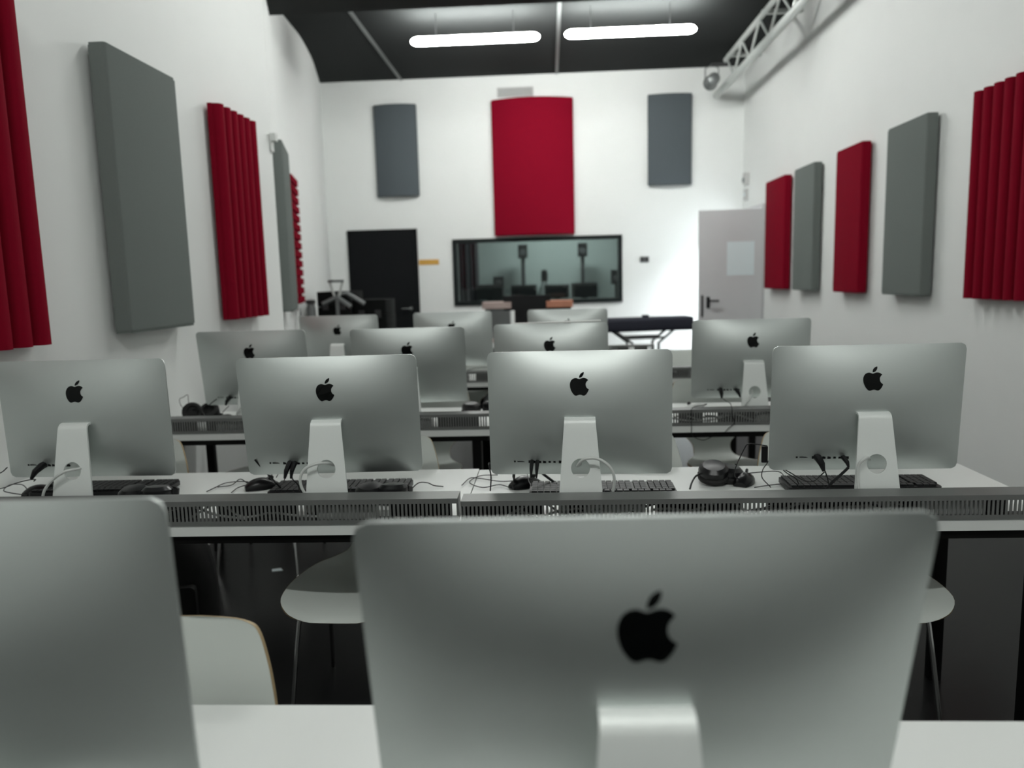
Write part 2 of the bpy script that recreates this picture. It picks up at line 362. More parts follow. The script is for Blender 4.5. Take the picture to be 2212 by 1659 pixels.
# ------------------------------------------------------------------ desks with cable trays
DZT = .742
def make_desk(name, x0, x1, yb, label, slats, depth=.60, group='white desks in rows', zoff=0):
    W_ = x1-x0; d = empty(name, (x0, yb, 0), 0, label, 'desk', group)
    MB().rbox(0,W_,0,depth,DZT-.030,DZT,r=.004,seg=2).build('desk_top','desk_white',d)
    bar = MB().box(.02,W_-.02,.012,.045,DZT-.055,DZT-.0305).mesh('frame_bar','frame_black',0)
    link('frame_bar',bar,d); link('frame_bar',bar,d,(0,depth-.057,0))
    bar2 = MB().box(.02,.055,.045,depth-.045,DZT-.055,DZT-.0305).mesh('frame_bar','frame_black',0)
    link('frame_bar',bar2,d); link('frame_bar',bar2,d,(W_-.075,0,0))
    leg = MB().rbox(-.02,.02,-.02,.02,0,DZT-.054,r=.004).mesh('leg','frame_black')
    for lx in (.075,W_-.075):
        for ly in (.04,depth-.06): link('leg',leg,d,(lx,ly,0))
    zt = .813+zoff
    # tray: ledge, rails and inner channel, slats in front
    tr = MB().box(.004,W_-.004,-.003,.072,zt-.0025,zt).box(.004,W_-.004,-.003,0,zt-.014,zt-.0026).box(.004,W_-.004,-.003,0,DZT+.0005,DZT+.013).box(.004,.007,0,.072,DZT+.0005,zt-.003).box(W_-.007,W_-.004,0,.072,DZT+.0005,zt-.003).build('cable_tray','tray_grey',d,smooth=0)
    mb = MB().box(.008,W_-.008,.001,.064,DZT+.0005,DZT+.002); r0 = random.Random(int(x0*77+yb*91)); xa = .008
    while xa < W_-.03:                      # inner back plate, gaps added between its pieces to let light through
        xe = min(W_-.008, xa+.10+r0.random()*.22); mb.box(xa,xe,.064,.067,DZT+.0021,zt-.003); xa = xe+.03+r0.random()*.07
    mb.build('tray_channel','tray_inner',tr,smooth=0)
    n = int((W_-.02)/.0112); s0 = MB().box(0,.0062,-.0028,-.0008,DZT+.0131,zt-.0141)
    if slats:
        me = s0.mesh('slat','tray_grey',0)
        for k in range(n): link('slat', me, tr, (.010+k*.0112,0,0))
    else:
        mb = MB()
        for k in range(n): mb.box(.010+k*.0112,.0162+k*.0112,-.0028,-.0008,DZT+.0131,zt-.0141)
        tag(mb.build('slat_row','tray_grey',tr,smooth=0), kind='stuff')
    rnd = random.Random(int(x0*100+yb*1000))
    for k in range(6):
        xa = .08+rnd.random()*(W_-.7); ln = .25+rnd.random()*.35
        pts = [(xa+ln*i/6, .012+rnd.random()*.035, DZT+.010+rnd.random()*.045) for i in range(7)]
        MB().tube(spline(pts,4), .0035, 6).build('tray_cable','plastic_white' if k%3 else 'plastic_dark',tr)
    for k in range(2):
        xa = W_*(.2+.5*k)+rnd.random()*.1
        MB().rbox(xa,xa+.16,.022,.06,DZT+.004,DZT+.046,r=.006,axis='x').build('power_strip','plastic_white',tr)
    return d
make_desk('desk', -1.87, -.206, .505, 'white desk at the bottom left edge of the picture', False)
make_desk('desk', -.203, 1.42, .465, 'white desk under the large front computer', False)
make_desk('desk', -1.87, -.256, 2.0, 'white desk of the second row by the left wall', True)
make_desk('desk', -.253, 1.37, 1.985, 'white desk of the second row, right half of the pair', True, zoff=-.004)
make_desk('desk', -1.87, -.262, 3.31, 'white desk of the third row by the left wall', False)
make_desk('desk', -.250, 1.37, 3.31, 'white desk of the third row, right half of the pair', False)
make_desk('desk', -1.87, -.262, 4.86, 'white desk of the fourth row by the left wall', False)
make_desk('desk', -.250, 1.37, 4.86, 'white desk of the fourth row with a single computer', False)
make_desk('desk', -.72, .89, 6.50, 'empty white desk farthest back, left of the navy covered instrument', False)

# ------------------------------------------------------------------ desktop computers
AW, HS, Z0S, TILT, BUL = .264, .363, .087, math.tan(.0609), .048
ZC0 = Z0S+HS/2
def back_y(x, z):
    u = min(1,abs(x)/AW); v_ = min(1,abs(z-ZC0)/(HS/2))
    return (Z0S+HS-z)*TILT - .005 - BUL*(1-u**2.3)*(1-v_**(2.3 if z > ZC0 else 3.6))
def rrect(a, b, r, seg=6):
    out = []
    for (sx,sy,st) in ((1,1,0),(-1,1,90),(-1,-1,180),(1,-1,270)):
        for k in range(seg+1):
            t = R(st+90*k/seg); out.append((sx*(a-r)+r*math.cos(t), sy*(b-r)+r*math.sin(t)))
    return out
def dense(pts, n):
    """resample a closed loop to n points"""
    P = pts+[pts[0]]; ds = [0]
    for i in range(len(pts)): ds.append(ds[-1]+math.dist(P[i],P[i+1]))
    out = []; j = 0
    for k in range(n):
        s_ = ds[-1]*k/n
        while ds[j+1] < s_: j += 1
        t = (s_-ds[j])/max(1e-9,ds[j+1]-ds[j]); out.append((P[j][0]+(P[j+1][0]-P[j][0])*t, P[j][1]+(P[j+1][1]-P[j][1])*t))
    return out
LOOP = dense(rrect(AW, HS/2, .017, 10), 144)
def slab_mesh():
    mb = MB(); rings = []
    for s_ in (0.02,.1,.2,.3,.4,.5,.6,.7,.78,.85,.91,.95,.975,.99,1.0):
        rings.append([(x*s_, back_y(x*s_, ZC0+z*s_), ZC0+z*s_) for x,z in LOOP])
    rings.append([(x*1.001, (Z0S+HS-ZC0-z)*TILT-.002, ZC0+z*1.001) for x,z in LOOP])
    rings.append([(x, (Z0S+HS-ZC0-z)*TILT, ZC0+z) for x,z in LOOP])
    n0 = len(mb.v); k = len(LOOP)
    for rg in rings: mb.v += rg
    for i in range(len(rings)-1):
        for j in range(k): a = i*k+j; b = i*k+(j+1)%k; mb.f.append((a,b,b+k,a+k))
    mb.f.append(tuple(range(k))); e = (len(rings)-1)*k; mb.f.append(tuple(range(e,e+k)))
    return mb.mesh('display_body','aluminium',40)
def screen_mesh():
    mb = MB(); o = [(x*.985,(z*.985)) for x,z in LOOP if True]
    lo = -HS/2+.075
    mb.v = [(x,(Z0S+HS-ZC0-z)*TILT+.0008,ZC0+z) for x,z in ((-AW*.985,lo),(AW*.985,lo),(AW*.985,HS/2-.006),(-AW*.985,HS/2-.006))]; mb.f = [(0,1,2,3)]
    return mb.mesh('screen','screen_black',0)
def flatten(path, n=7):
    """relative cubic path: start point, then triples of relative control points"""
    (x,y), segs = path; out = [(x,y)]
    for a,b,c,d_,e,f in segs:
        for k in range(1,n+1):
            t = k/n; q = 1-t
            out.append((x+3*q*q*t*a+3*q*t*t*c+t**3*e, y+3*q*q*t*b+3*q*t*t*d_+t**3*f))
        x += e; y += f
    return out[:-1]
FRUIT = ((12.152,6.896), [(-.948,0,-2.415,-1.078,-3.96,-1.04),(-2.04,.027,-3.91,1.183,-4.961,3.014),(-2.117,3.675,-.546,9.103,1.519,12.09),(1.013,1.454,2.208,3.09,3.792,3.039),(1.52,-.065,2.09,-.987,3.935,-.987),(1.831,0,2.35,.987,3.96,.948),(1.637,-.026,2.676,-1.48,3.676,-2.948),(1.156,-1.688,1.636,-3.325,1.662,-3.415),(-.039,-.013,-3.182,-1.221,-3.22,-4.857),(-.026,-3.04,2.48,-4.494,2.597,-4.559),(-1.429,-2.09,-3.623,-2.324,-4.39,-2.376),(-2,-.156,-3.675,1.09,-4.61,1.09)])
LEAF = ((15.53,3.83), [(.843,-1.012,1.4,-2.427,1.245,-3.83),(-1.207,.052,-2.662,.805,-3.532,1.818),(-.78,.896,-1.454,2.338,-1.273,3.714),(1.338,.104,2.715,-.688,3.559,-1.701)])
LZ, LS = .358, .0655/24
def logo_mesh(path, name):
    mb = MB(); pts = [((x-12)*LS, LZ+(12-y)*LS) for x,y in flatten(path)]
    k = len(pts); mb.v = [(x,back_y(x,z)-.0012,z) for x,z in pts]+[(x,back_y(x,z)+.002,z) for x,z in pts]
    mb.f = [tuple(range(k))]+[(i,(i+1)%k,k+(i+1)%k,k+i) for i in range(k)]
    me = mb.mesh(name,'logo_black',0); bm = bmesh.new(); bm.from_mesh(me); bmesh.ops.triangulate(bm, faces=bm.faces[:1]); bm.to_mesh(me); bm.free(); return me
def stand_mesh():
    # side profile (y,z): out of the back, round bend, sloping leg, round heel, foot
    prof = [(-.012,.263),(-.040,.2635)]
    c = (-.046,.2465)
    for k in range(1,8): a = R(90+ (82)*k/7); prof.append((c[0]+.017*math.cos(a)*1.0, c[1]+.017*math.sin(a)))
    y0,z0 = prof[-1]; leg0 = len(prof)-1; hy,hz = -.100,.016
    prof += [(y0+(hy-y0)*k/12, z0+(hz-z0)*k/12) for k in range(1,13)]
    for k in range(1,6): a = R(170+100*k/5); prof.append((hy+.0125+.0125*math.cos(a), .0155+.0125*math.sin(a)))
    prof += [(-.04,.003),(.0,.003),(.075,.003)]
    def wid(z,y):
        if y > -.08 and z < .01: return .0665
        return .0435+(.263-z)/.263*.0215
    fr = [-1,-.668,-.414,-.199,0,.199,.414,.668,1]
    # find rows around the hole (z about .13)
    hzc, hr = .128, .0265
    idx = [i for i,(y,z) in enumerate(prof) if leg0 <= i <= leg0+12]
    ia = max(i for i in idx if prof[i][1] > hzc+hr+.006); ib = min(i for i in idx if prof[i][1] < hzc-hr-.006)
    nor = []
    for i in range(len(prof)):
        a = prof[max(0,i-1)]; b = prof[min(len(prof)-1,i+1)]; t = Vector((b[0]-a[0],b[1]-a[1])).normalized(); nor.append((t.y,-t.x))
    def pt(i,f,lay):
        y,z = prof[i]; n = nor[i]; h_ = .003*lay; return (f*wid(z,y), y+n[0]*h_, z+n[1]*h_)
    mb = MB(); V = {}
    def vid(key, p):
        if key not in V: V[key] = len(mb.v); mb.v.append(p)
        return V[key]
    rows = list(range(len(prof)))
    ya,za = prof[ia]; yb_,zb = prof[ib]
    def leg_pt(x,z,lay):
        t = (za-z)/(za-zb); y = ya+(yb_-ya)*t; n = nor[ia+1]; return (x, y+n[0]*.003*lay, z+n[1]*.003*lay)
    for lay in (1,-1):
        for i in rows[:-1]:
            if ia <= i < ib: continue
            for j in range(8):
                mb.f.append(tuple(vid((lay,i+di,j+dj), pt(i+di,fr[j+dj],lay)) for di,dj in ((0,0),(0,1),(1,1),(1,0))))
        # ring of 32 around the hole
        ring_o, ring_c = [], []
        for k in range(32):
            a = 2*math.pi*k/32; c_,s_ = math.cos(a), math.sin(a); mm = max(abs(c_),abs(s_)); fx,fz = c_/mm, s_/mm
            if fz > .9999: j = min(range(9), key=lambda q: abs(fr[q]-fx)); ring_o.append(vid((lay,ia,j), pt(ia,fr[j],lay)))
            elif fz < -.9999: j = min(range(9), key=lambda q: abs(fr[q]-fx)); ring_o.append(vid((lay,ib,j), pt(ib,fr[j],lay)))
            else:
                z = (za+zb)/2+fz*(za-zb)/2; ring_o.append(vid((lay,'s',k), leg_pt(fx*wid(z,-.09),z,lay)))
            ring_c.append(vid((lay,'c',k), leg_pt(hr*c_, hzc+hr*s_, lay)))
        for k in range(32): mb.f.append((ring_o[k],ring_o[(k+1)%32],ring_c[(k+1)%32],ring_c[k]))
    for k in range(32): mb.f.append((V[(1,'c',k)],V[(1,'c',(k+1)%32)],V[(-1,'c',(k+1)%32)],V[(-1,'c',k)]))
    for j in (0,8):
        for i in rows[:-1]:
            if ia <= i < ib: continue
            mb.f.append((V[(1,i,j)],V[(1,i+1,j)],V[(-1,i+1,j)],V[(-1,i,j)]))
        ks = [k for k in range(32) if ('s' and (1,'s',k) in V) and ((V and mb.v[V[(1,'s',k)]][0] > 0) == (j==8))]
        ks.sort(key=lambda k: -mb.v[V[(1,'s',k)]][2])
        chain = [(1,ia,j)]+[(1,'s',k) for k in ks]+[(1,ib,j)]
        for a,b in zip(chain,chain[1:]): mb.f.append((V[a],V[b],V[(-1,)+b[1:]],V[(-1,)+a[1:]]))
    L_ = rows[-1]
    for j in range(8): mb.f.append((V[(1,L_,j)],V[(1,L_,j+1)],V[(-1,L_,j+1)],V[(-1,L_,j)]))
    return mb.mesh('stand','aluminium_lit',40)
M_SLAB, M_SCREEN, M_STAND = slab_mesh(), screen_mesh(), stand_mesh()
M_FRUIT, M_LEAF = logo_mesh(FRUIT,'logo'), logo_mesh(LEAF,'logo_leaf')
def bx(x0,x1,z0,z1,name,material,dy=.0012,th=.004):
    xm,zm = (x0+x1)/2,(z0+z1)/2; y = back_y(xm,zm)
    return MB().box(x0,x1,y-dy,y+th,z0,z1).mesh(name,material,0)
PORTS = [bx(-.193,-.188,.127,.132,'port','plastic_black'), bx(-.183,-.160,.1285,.1310,'port','plastic_black')] + \
        [bx(-.150+.014*k,-.141+.014*k,.126,.134,'port','plastic_black') for k in range(4)] + [bx(-.092+.014*k,-.085+.014*k,.127,.133,'port','plastic_black') for k in range(2)] + [bx(-.062,-.050,.126,.136,'port','plastic_black')]
# hinge block filling the slot where the stand enters the body
M_HINGE = MB().box(-.045,.045,-.035,-.014,.2565,.2685).mesh('hinge_slot','plastic_black',0)
POWER = {
 'right': [(0.0,-.035,.128),(-.008,-.085,.136),(.010,-.108,.160),(.045,-.110,.162),(.077,-.110,.142),(.092,-.106,.109),(.088,-.095,.060),(.07,-.09,.008)],
 'left': [(0.01,-.035,.128),(.004,-.085,.146),(-.022,-.108,.150),(-.054,-.110,.137),(-.069,-.110,.112),(-.068,-.108,.083),(-.055,-.106,.05),(-.05,-.11,.006)],
 'slack': [(0.01,-.035,.128),(.025,-.085,.136),(-.003,-.112,.134),(-.040,-.116,.112),(-.064,-.118,.086),(-.076,-.118,.06),(-.09,-.115,.006)],
 'close': [(0.0,-.035,.128),(-.024,-.085,.146),(-.043,-.108,.148),(-.057,-.108,.132),(-.059,-.107,.098),(-.055,-.109,.06),(-.05,-.113,.006)],
 'short': [(0.0,-.035,.128),(-.012,-.085,.122),(-.03,-.108,.100),(-.052,-.112,.070),(-.06,-.11,.006)]}
M_POWER = {k: MB().tube(spline(v_,6), .0042, 8).mesh('power_cord','plastic_white') for k,v_ in POWER.items()}
def computer(x, y, yaw, tilt, label, power='short', ports=True, plugs=()):
    c = empty('desktop_computer', (x,y,DZT), R(yaw), label, 'computer', 'all-in-one computers on the desks')
    dl = R(tilt-3.49); hy = (Z0S+HS-.2625)*TILT; Rx = Matrix.Rotation(dl,3,'X'); hp_ = Vector((0,hy,.2625)); off = hp_-Rx@hp_
    def tl(o): o.location = off; o.rotation_euler = (dl,0,0); return o
    tl(link('display_body', M_SLAB, c)); tl(link('screen', M_SCREEN, c)); st = link('stand', M_STAND, c); tl(link('hinge_slot', M_HINGE, c))
    lg = tl(link('logo', M_FRUIT, c)); lg['label'] = 'black fruit-shaped logo with a bite'; link('logo_leaf', M_LEAF, lg)
    if ports:
        for pm in PORTS: tl(link('port', pm, c))
    if power: link('power_cord', M_POWER[power], c)
    for (px,pz,w_,dx,dy) in plugs:
        yb = back_y(px,pz)
        tl(MB().tube([(px,yb+.004,pz+.002),(px,yb-.012,pz),(px+dx*.5,yb-.030,pz-dy*.4),(px+dx,yb-.036,pz-dy)], [w_,w_,w_*.85,w_*.4], 8).build('plug','plastic_black',c))
    return c
computer(.080,.700,1.6,13.5,'large foreground silver computer seen from behind, nearest the camera','short')
computer(-.655,.724,1.5,3.9,'silver computer cut off by the bottom left picture corner','short')
computer(-1.421,2.220,-.4,1.8,'silver computer of the second row beside the left wall','slack',plugs=[(-.135,.130,.011,-.02,.035)])
computer(-.656,2.200,2.8,7.5,'silver computer of the second row with white power cord looping left','left',plugs=[(-.128,.130,.009,-.010,.036),(-.113,.130,.008,-.006,.036)])
computer(.082,2.168,-2.0,1.5,'silver computer of the second row with white power cord looping right','right',plugs=[(-.140,.130,.006,-.002,.04),(-.124,.130,.006,-.002,.04)])
computer(.892,2.171,-.8,3.3,'silver computer of the second row farthest right, by the right wall','close',plugs=[(-.136,.130,.011,.008,.032),(-.066,.130,.007,.004,.02)])
computer(-1.411,3.546,-.4,8.5,'silver computer of the third row beside the left wall','short',plugs=[(-.13,.130,.010,-.01,.03)])
computer(-.656,3.498,2.5,10.5,'silver computer of the third row, left of the desk joint','left')
computer(.003,3.508,-5.8,3.5,'silver computer of the third row with a pale strip on its top edge','short')
computer(.912,3.497,-.8,4.6,'silver computer of the third row standing before the grey door','short',plugs=[(-.136,.130,.010,.0,.035),(-.066,.130,.009,.012,.03)])
computer(-1.389,4.97,-1.3,5,'silver computer of the fourth row in front of the black cases','short',ports=False)
computer(-.646,5.07,-1.2,3.5,'silver computer of the fourth row in front of the black door','short',ports=False)
computer(.120,5.075,-1.0,3.5,'silver computer of the fourth row, rightmost, mostly hidden','short',ports=False)
tag(MB().prism([(-.20,-.012),(.205,-.012),(.205,.03),(-.20,.03)],0,.006).build('paper_strip','plastic_white',None,smooth=0,loc=(.03,3.515,1.1925),rot=(0,R(-1.0),R(-5.8))),'thin pale strip lying on the top edge of a third row computer','strip')

# ------------------------------------------------------------------ chairs
def chair_meshes():
    prof = [(-.318,.432,.07),(-.312,.440,.12),(-.295,.450,.155),(-.25,.459,.180),(-.15,.460,.190),(-.03,.452,.188),(.07,.445,.175),(.14,.446,.140),(.19,.456,.110),(.225,.482,.097),(.245,.525,.105),(.258,.575,.160),(.270,.63,.208),(.284,.69,.217),(.300,.75,.208),(.312,.80,.195),(.319,.832,.182),(.3215,.843,.165),(.3235,.849,.13),(.3245,.852,.08)]
    sp_ = spline(prof, 3); nw = 12; T = .011; A, B = [], []
    for i,p in enumerate(sp_):
        t = (sp_[min(i+1,len(sp_)-1)]-sp_[max(i-1,0)]); n = Vector((0,-t.y,t.x)).normalized()   # (x,y,z): normal to the profile, upwards/forwards
        ra, rb = [], []
        for j in range(nw+1):
            u = -1+2*j/nw; x = u*p.z; dish = .022*u*u*(p.z/.2)
            q = Vector((x, p.x, p.y)) + Vector((0,n.y,n.z))*dish
            ra.append(q); rb.append(q-Vector((0,n.y,n.z))*T)
        A.append(ra); B.append(rb)
    top = MB().grid(A).grid(B).mesh('shell','chair_white',60)
    loop = [(r[0],s_[0]) for r,s_ in zip(A,B)]+[(A[-1][j],B[-1][j]) for j in range(1,nw)]+[(r[-1],s_[-1]) for r,s_ in zip(A[::-1],B[::-1])]+[(A[0][j],B[0][j]) for j in range(nw-1,0,-1)]
    e = MB(); e.grid([[a,b] for a,b in loop], closed_u=True); e.grid([[a+(a-b)*.06, b-(a-b)*.06] for a,b in loop], closed_u=True)
    edge = e.mesh('edge_band','ply_beige',60)
    legs = []
    for sx in (-1,1):
        legs.append(MB().tube(spline([(sx*.06,-.05,.432),(sx*.13,-.10,.428),(sx*.165,-.14,.40),(sx*.20,-.205,.0)],5),.0075,8).mesh('leg','chrome'))
        legs.append(MB().tube(spline([(sx*.06,.04,.428),(sx*.13,.09,.422),(sx*.165,.13,.39),(sx*.205,.235,.0)],5),.0075,8).mesh('leg','chrome'))
    hub = MB().lathe([(.05,.425),(.075,.430),(.075,.437),(.04,.440)],seg=18).mesh('seat_hub','plastic_dark')
    return top, edge, legs, hub
CH = chair_meshes()
def chair(x, y, rz, label):
    c = empty('chair', (x,y,0), R(rz), label, 'chair', 'white shell chairs pushed under the desks')
    link('shell',CH[0],c); link('edge_band',CH[1],c)['label'] = 'beige plywood edge'
    for l in CH[2]: link('leg',l,c)
    link('seat_hub',CH[3],c)
chair(-.665,.865,2,'white shell chair with beige edge behind the front left desk')
chair(-1.53,2.37,3,'white shell chair of the second row by the left wall')
chair(-.625,2.365,-2,'white shell chair of the second row with its seat showing under the desk')
chair(.245,2.37,0,'white shell chair of the second row hidden behind the front computer')
chair(.935,2.35,2,'white shell chair of the second row beside the right desk leg')
chair(-1.45,3.70,0,'white shell chair of the third row by the left wall')
chair(-.64,3.72,0,'white shell chair of the third row, left of the desk joint')
chair(.02,3.74,-20,'white shell chair of the third row, right of the desk joint')
chair(.86,3.72,6,'white shell chair of the third row farthest right')
chair(-.62,5.25,0,'white shell chair of the fourth row in front of the black door')
chair(.95,5.27,0,'white shell chair of the fourth row at the place without computer')

# ------------------------------------------------------------------ keyboards, mice, headphones, cords
def kb_meshes():
    base = MB().rbox(-.22,.22,-.065,.065,0,.014,r=.012).mesh('keyboard_base','plastic_black')
    mb = MB()
    for r_ in range(6):
        x = -.212; y = .050-r_*.0195
        while x < .205:
            w_ = .016 if not (r_==5 and -.13 < x < -.03) else .10
            mb.box(x,x+w_,y-.0085,y+.0085,.014,.020); x += w_+.0030
            if abs(x-.085) < .01 or abs(x-.145) < .01: x += .006
    return base, mb.mesh('keys','key_grey',0)
KB = kb_meshes()
def keyboard(x,y,rz,label):
    k = empty('keyboard',(x,y,DZT),R(rz),label,'keyboard','black keyboards on the desks')
    link('keyboard_base',KB[0],k,(0,0,.0066)); tag(link('keys',KB[1],k,(0,0,.0066)),kind='stuff')
keyboard(-1.46,2.355,1,'black keyboard behind the left wall computer, second row')
keyboard(-.67,2.325,1,'black keyboard in front of the left chair of the second row')
keyboard(.15,2.268,-1,'black keyboard behind the computer with right-looping cord')
keyboard(.925,2.295,-1,'black keyboard by the right end of the second row')
def mouse_mesh():
    rows = []
    for i in range(13):
        t = i/12; y = -.055+.11*t; w_ = .031*math.sin(math.pi*min(1,max(.03,.12+.80*t)))**.5*1.0; h_ = .036*math.sin(math.pi*(.06+.88*t)**.85)**.7
        rows.append([(w_*math.cos(math.pi*k/10), y, max(.001,h_*math.sin(math.pi*k/10)**.75)) for k in range(11)])
    mb = MB().grid(rows); n = 11
    mb.f.append(tuple(range(n))); mb.f.append(tuple(range(12*n,13*n)))
    mb.f.append(tuple([i*n for i in range(13)]+[i*n+10 for i in range(12,-1,-1)])); return mb
M_MOUSE = {k: mouse_mesh().mesh('mouse_body',k) for k in ('gloss_black','plastic_white')}
M_WHEEL = MB().lathe([(.008,-.003),(.009,0),(.008,.003)],(0,.028,.032),seg=14,axis='x').mesh('scroll_wheel','plastic_dark')
def mouse(x,y,rz,label,m_='gloss_black',cords=()):
    o = empty('computer_mouse',(x,y,DZT),R(rz),label,'mouse','computer mice on the desks')
    link('mouse_body',M_MOUSE[m_],o); link('scroll_wheel',M_WHEEL,o)
    return o
def cup_meshes():
    shell = MB().lathe([(.012,-.026),(.034,-.024),(.045,-.014),(.047,0.0),(.044,.006)],seg=24).mesh('ear_cup','gloss_black')
    prof = [(.044,.006),(.049,.012),(.048,.022),(.040,.028),(.030,.025),(.028,.012)]
    cush = MB().lathe(prof,seg=24).mesh('cushion','bag_black'); return shell, cush
CUP = cup_meshes()
def headphones(x,y,rz,label,pos,band,lift=0):
    """pos: two (location, rotation) for the cups; band: points of the headband"""
    o = empty('headphones',(x,y,DZT+lift),R(rz),label,'headphones','black headphones on the desks')
    for loc,rot in pos:
        s_ = link('ear_cup',CUP[0],o,loc,[R(a) for a in rot]); link('cushion',CUP[1],s_)
    pts = spline(band,6); mb = MB(); rows = []
    for i,p in enumerate(pts):
        t = (pts[min(i+1,len(pts)-1)]-pts[max(i-1,0)]).normalized(); side = Vector((0,.35,.94)); side = (side-t*side.dot(t)).normalized(); n = t.cross(side)
        rows.append([p+side*.011+n*.003,p+side*.011-n*.003,p-side*.011-n*.003,p-side*.011+n*.003,p+side*.011+n*.003])
    mb.grid(rows); mb.f.append((0,1,2,3)); e = (len(rows)-1)*5; mb.f.append((e,e+1,e+2,e+3)); mb.build('headband','plastic_black',o,smooth=50)
    return o
def cord(parent, pts, r=.0016, name='cord', material='plastic_black'):
    P = [Vector(p)-Vector((parent.location.x,parent.location.y,parent.location.z)) for p in pts]
    a = -parent.rotation_euler.z; P = [Vector((p.x*math.cos(a)-p.y*math.sin(a), p.x*math.sin(a)+p.y*math.cos(a), p.z)) for p in P]
    return MB().tube(spline(P,6), r, 6).build(name, material, parent)
STD = [((-.075,0,.049),(90,0,8)),((.075,.02,.049),(90,0,-170))]
def std_band(): return [(-.09,.01,.06),(-.085,.05,.03),(-.06,.10,.016),(0,.125,.014),(.06,.105,.016),(.085,.06,.03),(.09,.02,.06)]
hp = headphones(-1.21,2.21,0,'black headphones in front of the left wall computer, second row',[((0,0,.034),(172,0,0)),((-.075,.005,.030),(186,0,0))],[(.045,.0,.04),(.05,.03,.03),(.02,.055,.03),(-.05,.055,.03),(-.09,.03,.03)])
hp2 = headphones(-.478,2.20,0,'black headphones lying right of the left-looping power cord',[((0,0,.034),(172,0,0)),((-.07,.005,.030),(186,0,0))],[(.045,.0,.04),(.05,.03,.03),(.02,.055,.03),(-.05,.055,.03),(-.09,.03,.03)])
cord(hp2,[(-.435,2.22,.77),(-.42,2.30,.775),(-.40,2.35,.762),(-.38,2.36,.75),(-.35,2.36,.746)],.0018)
mo = mouse(-.95,2.385,-62,'glossy black mouse left of the keyboard, second row left desk')
cord(mo,[(-.894,2.2,.881),(-.874,2.22,.84),(-.866,2.24,.817),(-.858,2.26,.793),(-.857,2.30,.765),(-.862,2.34,.75)],.003)
cord(mo,[(-1.113,2.33,.748),(-1.106,2.379,.748),(-1.097,2.429,.748),(-1.072,2.446,.748),(-1.042,2.45,.748),(-.978,2.428,.75),(-.944,2.434,.77),(-.90,2.40,.79),(-.87,2.3,.80)])
cord(mo,[(-1.101,2.384,.748),(-1.063,2.405,.748),(-1.054,2.455,.755),(-1.019,2.431,.748),(-.972,2.40,.752)])
cord(mo,[(-1.025,2.315,.748),(-1.027,2.375,.748),(-1.0,2.406,.75),(-.97,2.41,.755)])
cord(mo,[(-.789,2.165,.838),(-.80,2.18,.825),(-.815,2.2,.806),(-.844,2.24,.798),(-.868,2.26,.803),(-.898,2.28,.825)])
cord(mo,[(-.772,2.165,.838),(-.778,2.19,.820),(-.762,2.19,.80),(-.748,2.15,.77),(-.74,2.14,.745)],.0022)
hp3 = mouse(-.085,2.365,-58,'glossy black mouse with tangled cords left of the right-looping power cord')
cord(hp3,[(-.118,2.345,.748),(-.121,2.33,.785),(-.112,2.325,.818),(-.088,2.325,.824),(-.055,2.33,.812),(-.02,2.325,.785),(.02,2.32,.755)],.0042)
for pts in ([(-.291,2.367,.748),(-.274,2.452,.748),(-.243,2.45,.748),(-.203,2.425,.748),(-.163,2.406,.748),(-.11,2.39,.755)],
            [(-.115,2.36,.752),(-.13,2.332,.748),(-.171,2.367,.748),(-.222,2.337,.748),(-.27,2.4,.748),(-.243,2.48,.748),(-.184,2.489,.748)]): cord(hp3,pts)
cord(hp3,[(-.193,2.28,.752),(-.19,2.29,.795),(-.195,2.28,.835),(-.187,2.24,.850),(-.164,2.23,.843),(-.131,2.22,.842),(-.118,2.23,.827),(-.12,2.27,.797),(-.112,2.34,.765)],.0024)
cord(hp3,[(-.060,2.12,.83),(-.062,2.16,.80),(-.075,2.28,.79),(-.08,2.36,.80)],.0018)
hp4 = headphones(.515,2.39,0,'black headphones lying between the two right computers, second row',[((-.008,-.025,.040),(-162,0,-6)),((.045,.005,.026),(-176,6,28))],[(-.05,-.02,.04),(-.035,.05,.016),(.0,.10,.014),(.06,.11,.014),(.08,.06,.02),(.075,.03,.04)])
mo5 = mouse(.605,2.37,-28,'glossy black mouse left of the keyboard at the right end, second row')
cord(hp4,[(.578,2.335,.765),(.553,2.28,.79),(.549,2.25,.826),(.565,2.22,.887),(.577,2.22,.902),(.603,2.22,.9),(.631,2.22,.895)])
cord(hp4,[(.60,2.36,.775),(.652,2.376,.775),(.711,2.404,.77),(.728,2.387,.765),(.722,2.32,.752)])
cord(hp4,[(.636,2.22,.850),(.636,2.24,.835),(.631,2.26,.813),(.635,2.28,.783),(.667,2.3,.747)])
cord(hp4,[(.617,2.297,.748),(.658,2.316,.748),(.712,2.335,.748)])
cord(hp4,[(.46,2.36,.775),(.445,2.34,.772),(.43,2.315,.76),(.42,2.29,.748)],.003)
MB().rbox(-.009,.009,-.006,.006,-.024,.024,r=.004).build('volume_control','plastic_black',hp4,loc=(.624-.515,2.22-2.39,.870-DZT))
cb = tag(MB().tube(spline([(.766,2.13,.838),(.755,2.13,.827),(.747,2.16,.803),(.731,2.19,.797),(.697,2.22,.815),(.676,2.22,.826),(.69,2.22,.812),(.724,2.24,.788),(.747,2.28,.750)],6),.0016,6).build('usb_cable','plastic_black'),'thin black cable looping from the plug of the right computer','cable')
cb = tag(MB().tube(spline([(.768,2.13,.840),(.778,2.135,.813),(.789,2.15,.78),(.80,2.16,.744)],6),.0018,6).build('usb_cable','plastic_black'),'thin straight black cable hanging from the right computer','cable')
cb = tag(MB().tube(spline([(.830,2.125,.852),(.824,2.125,.845),(.809,2.125,.830),(.781,2.12,.806),(.764,2.12,.780),(.755,2.12,.745)],6),.0042,8).build('audio_cable','plastic_black'),'thick black cable sloping down from the right computer','cable')
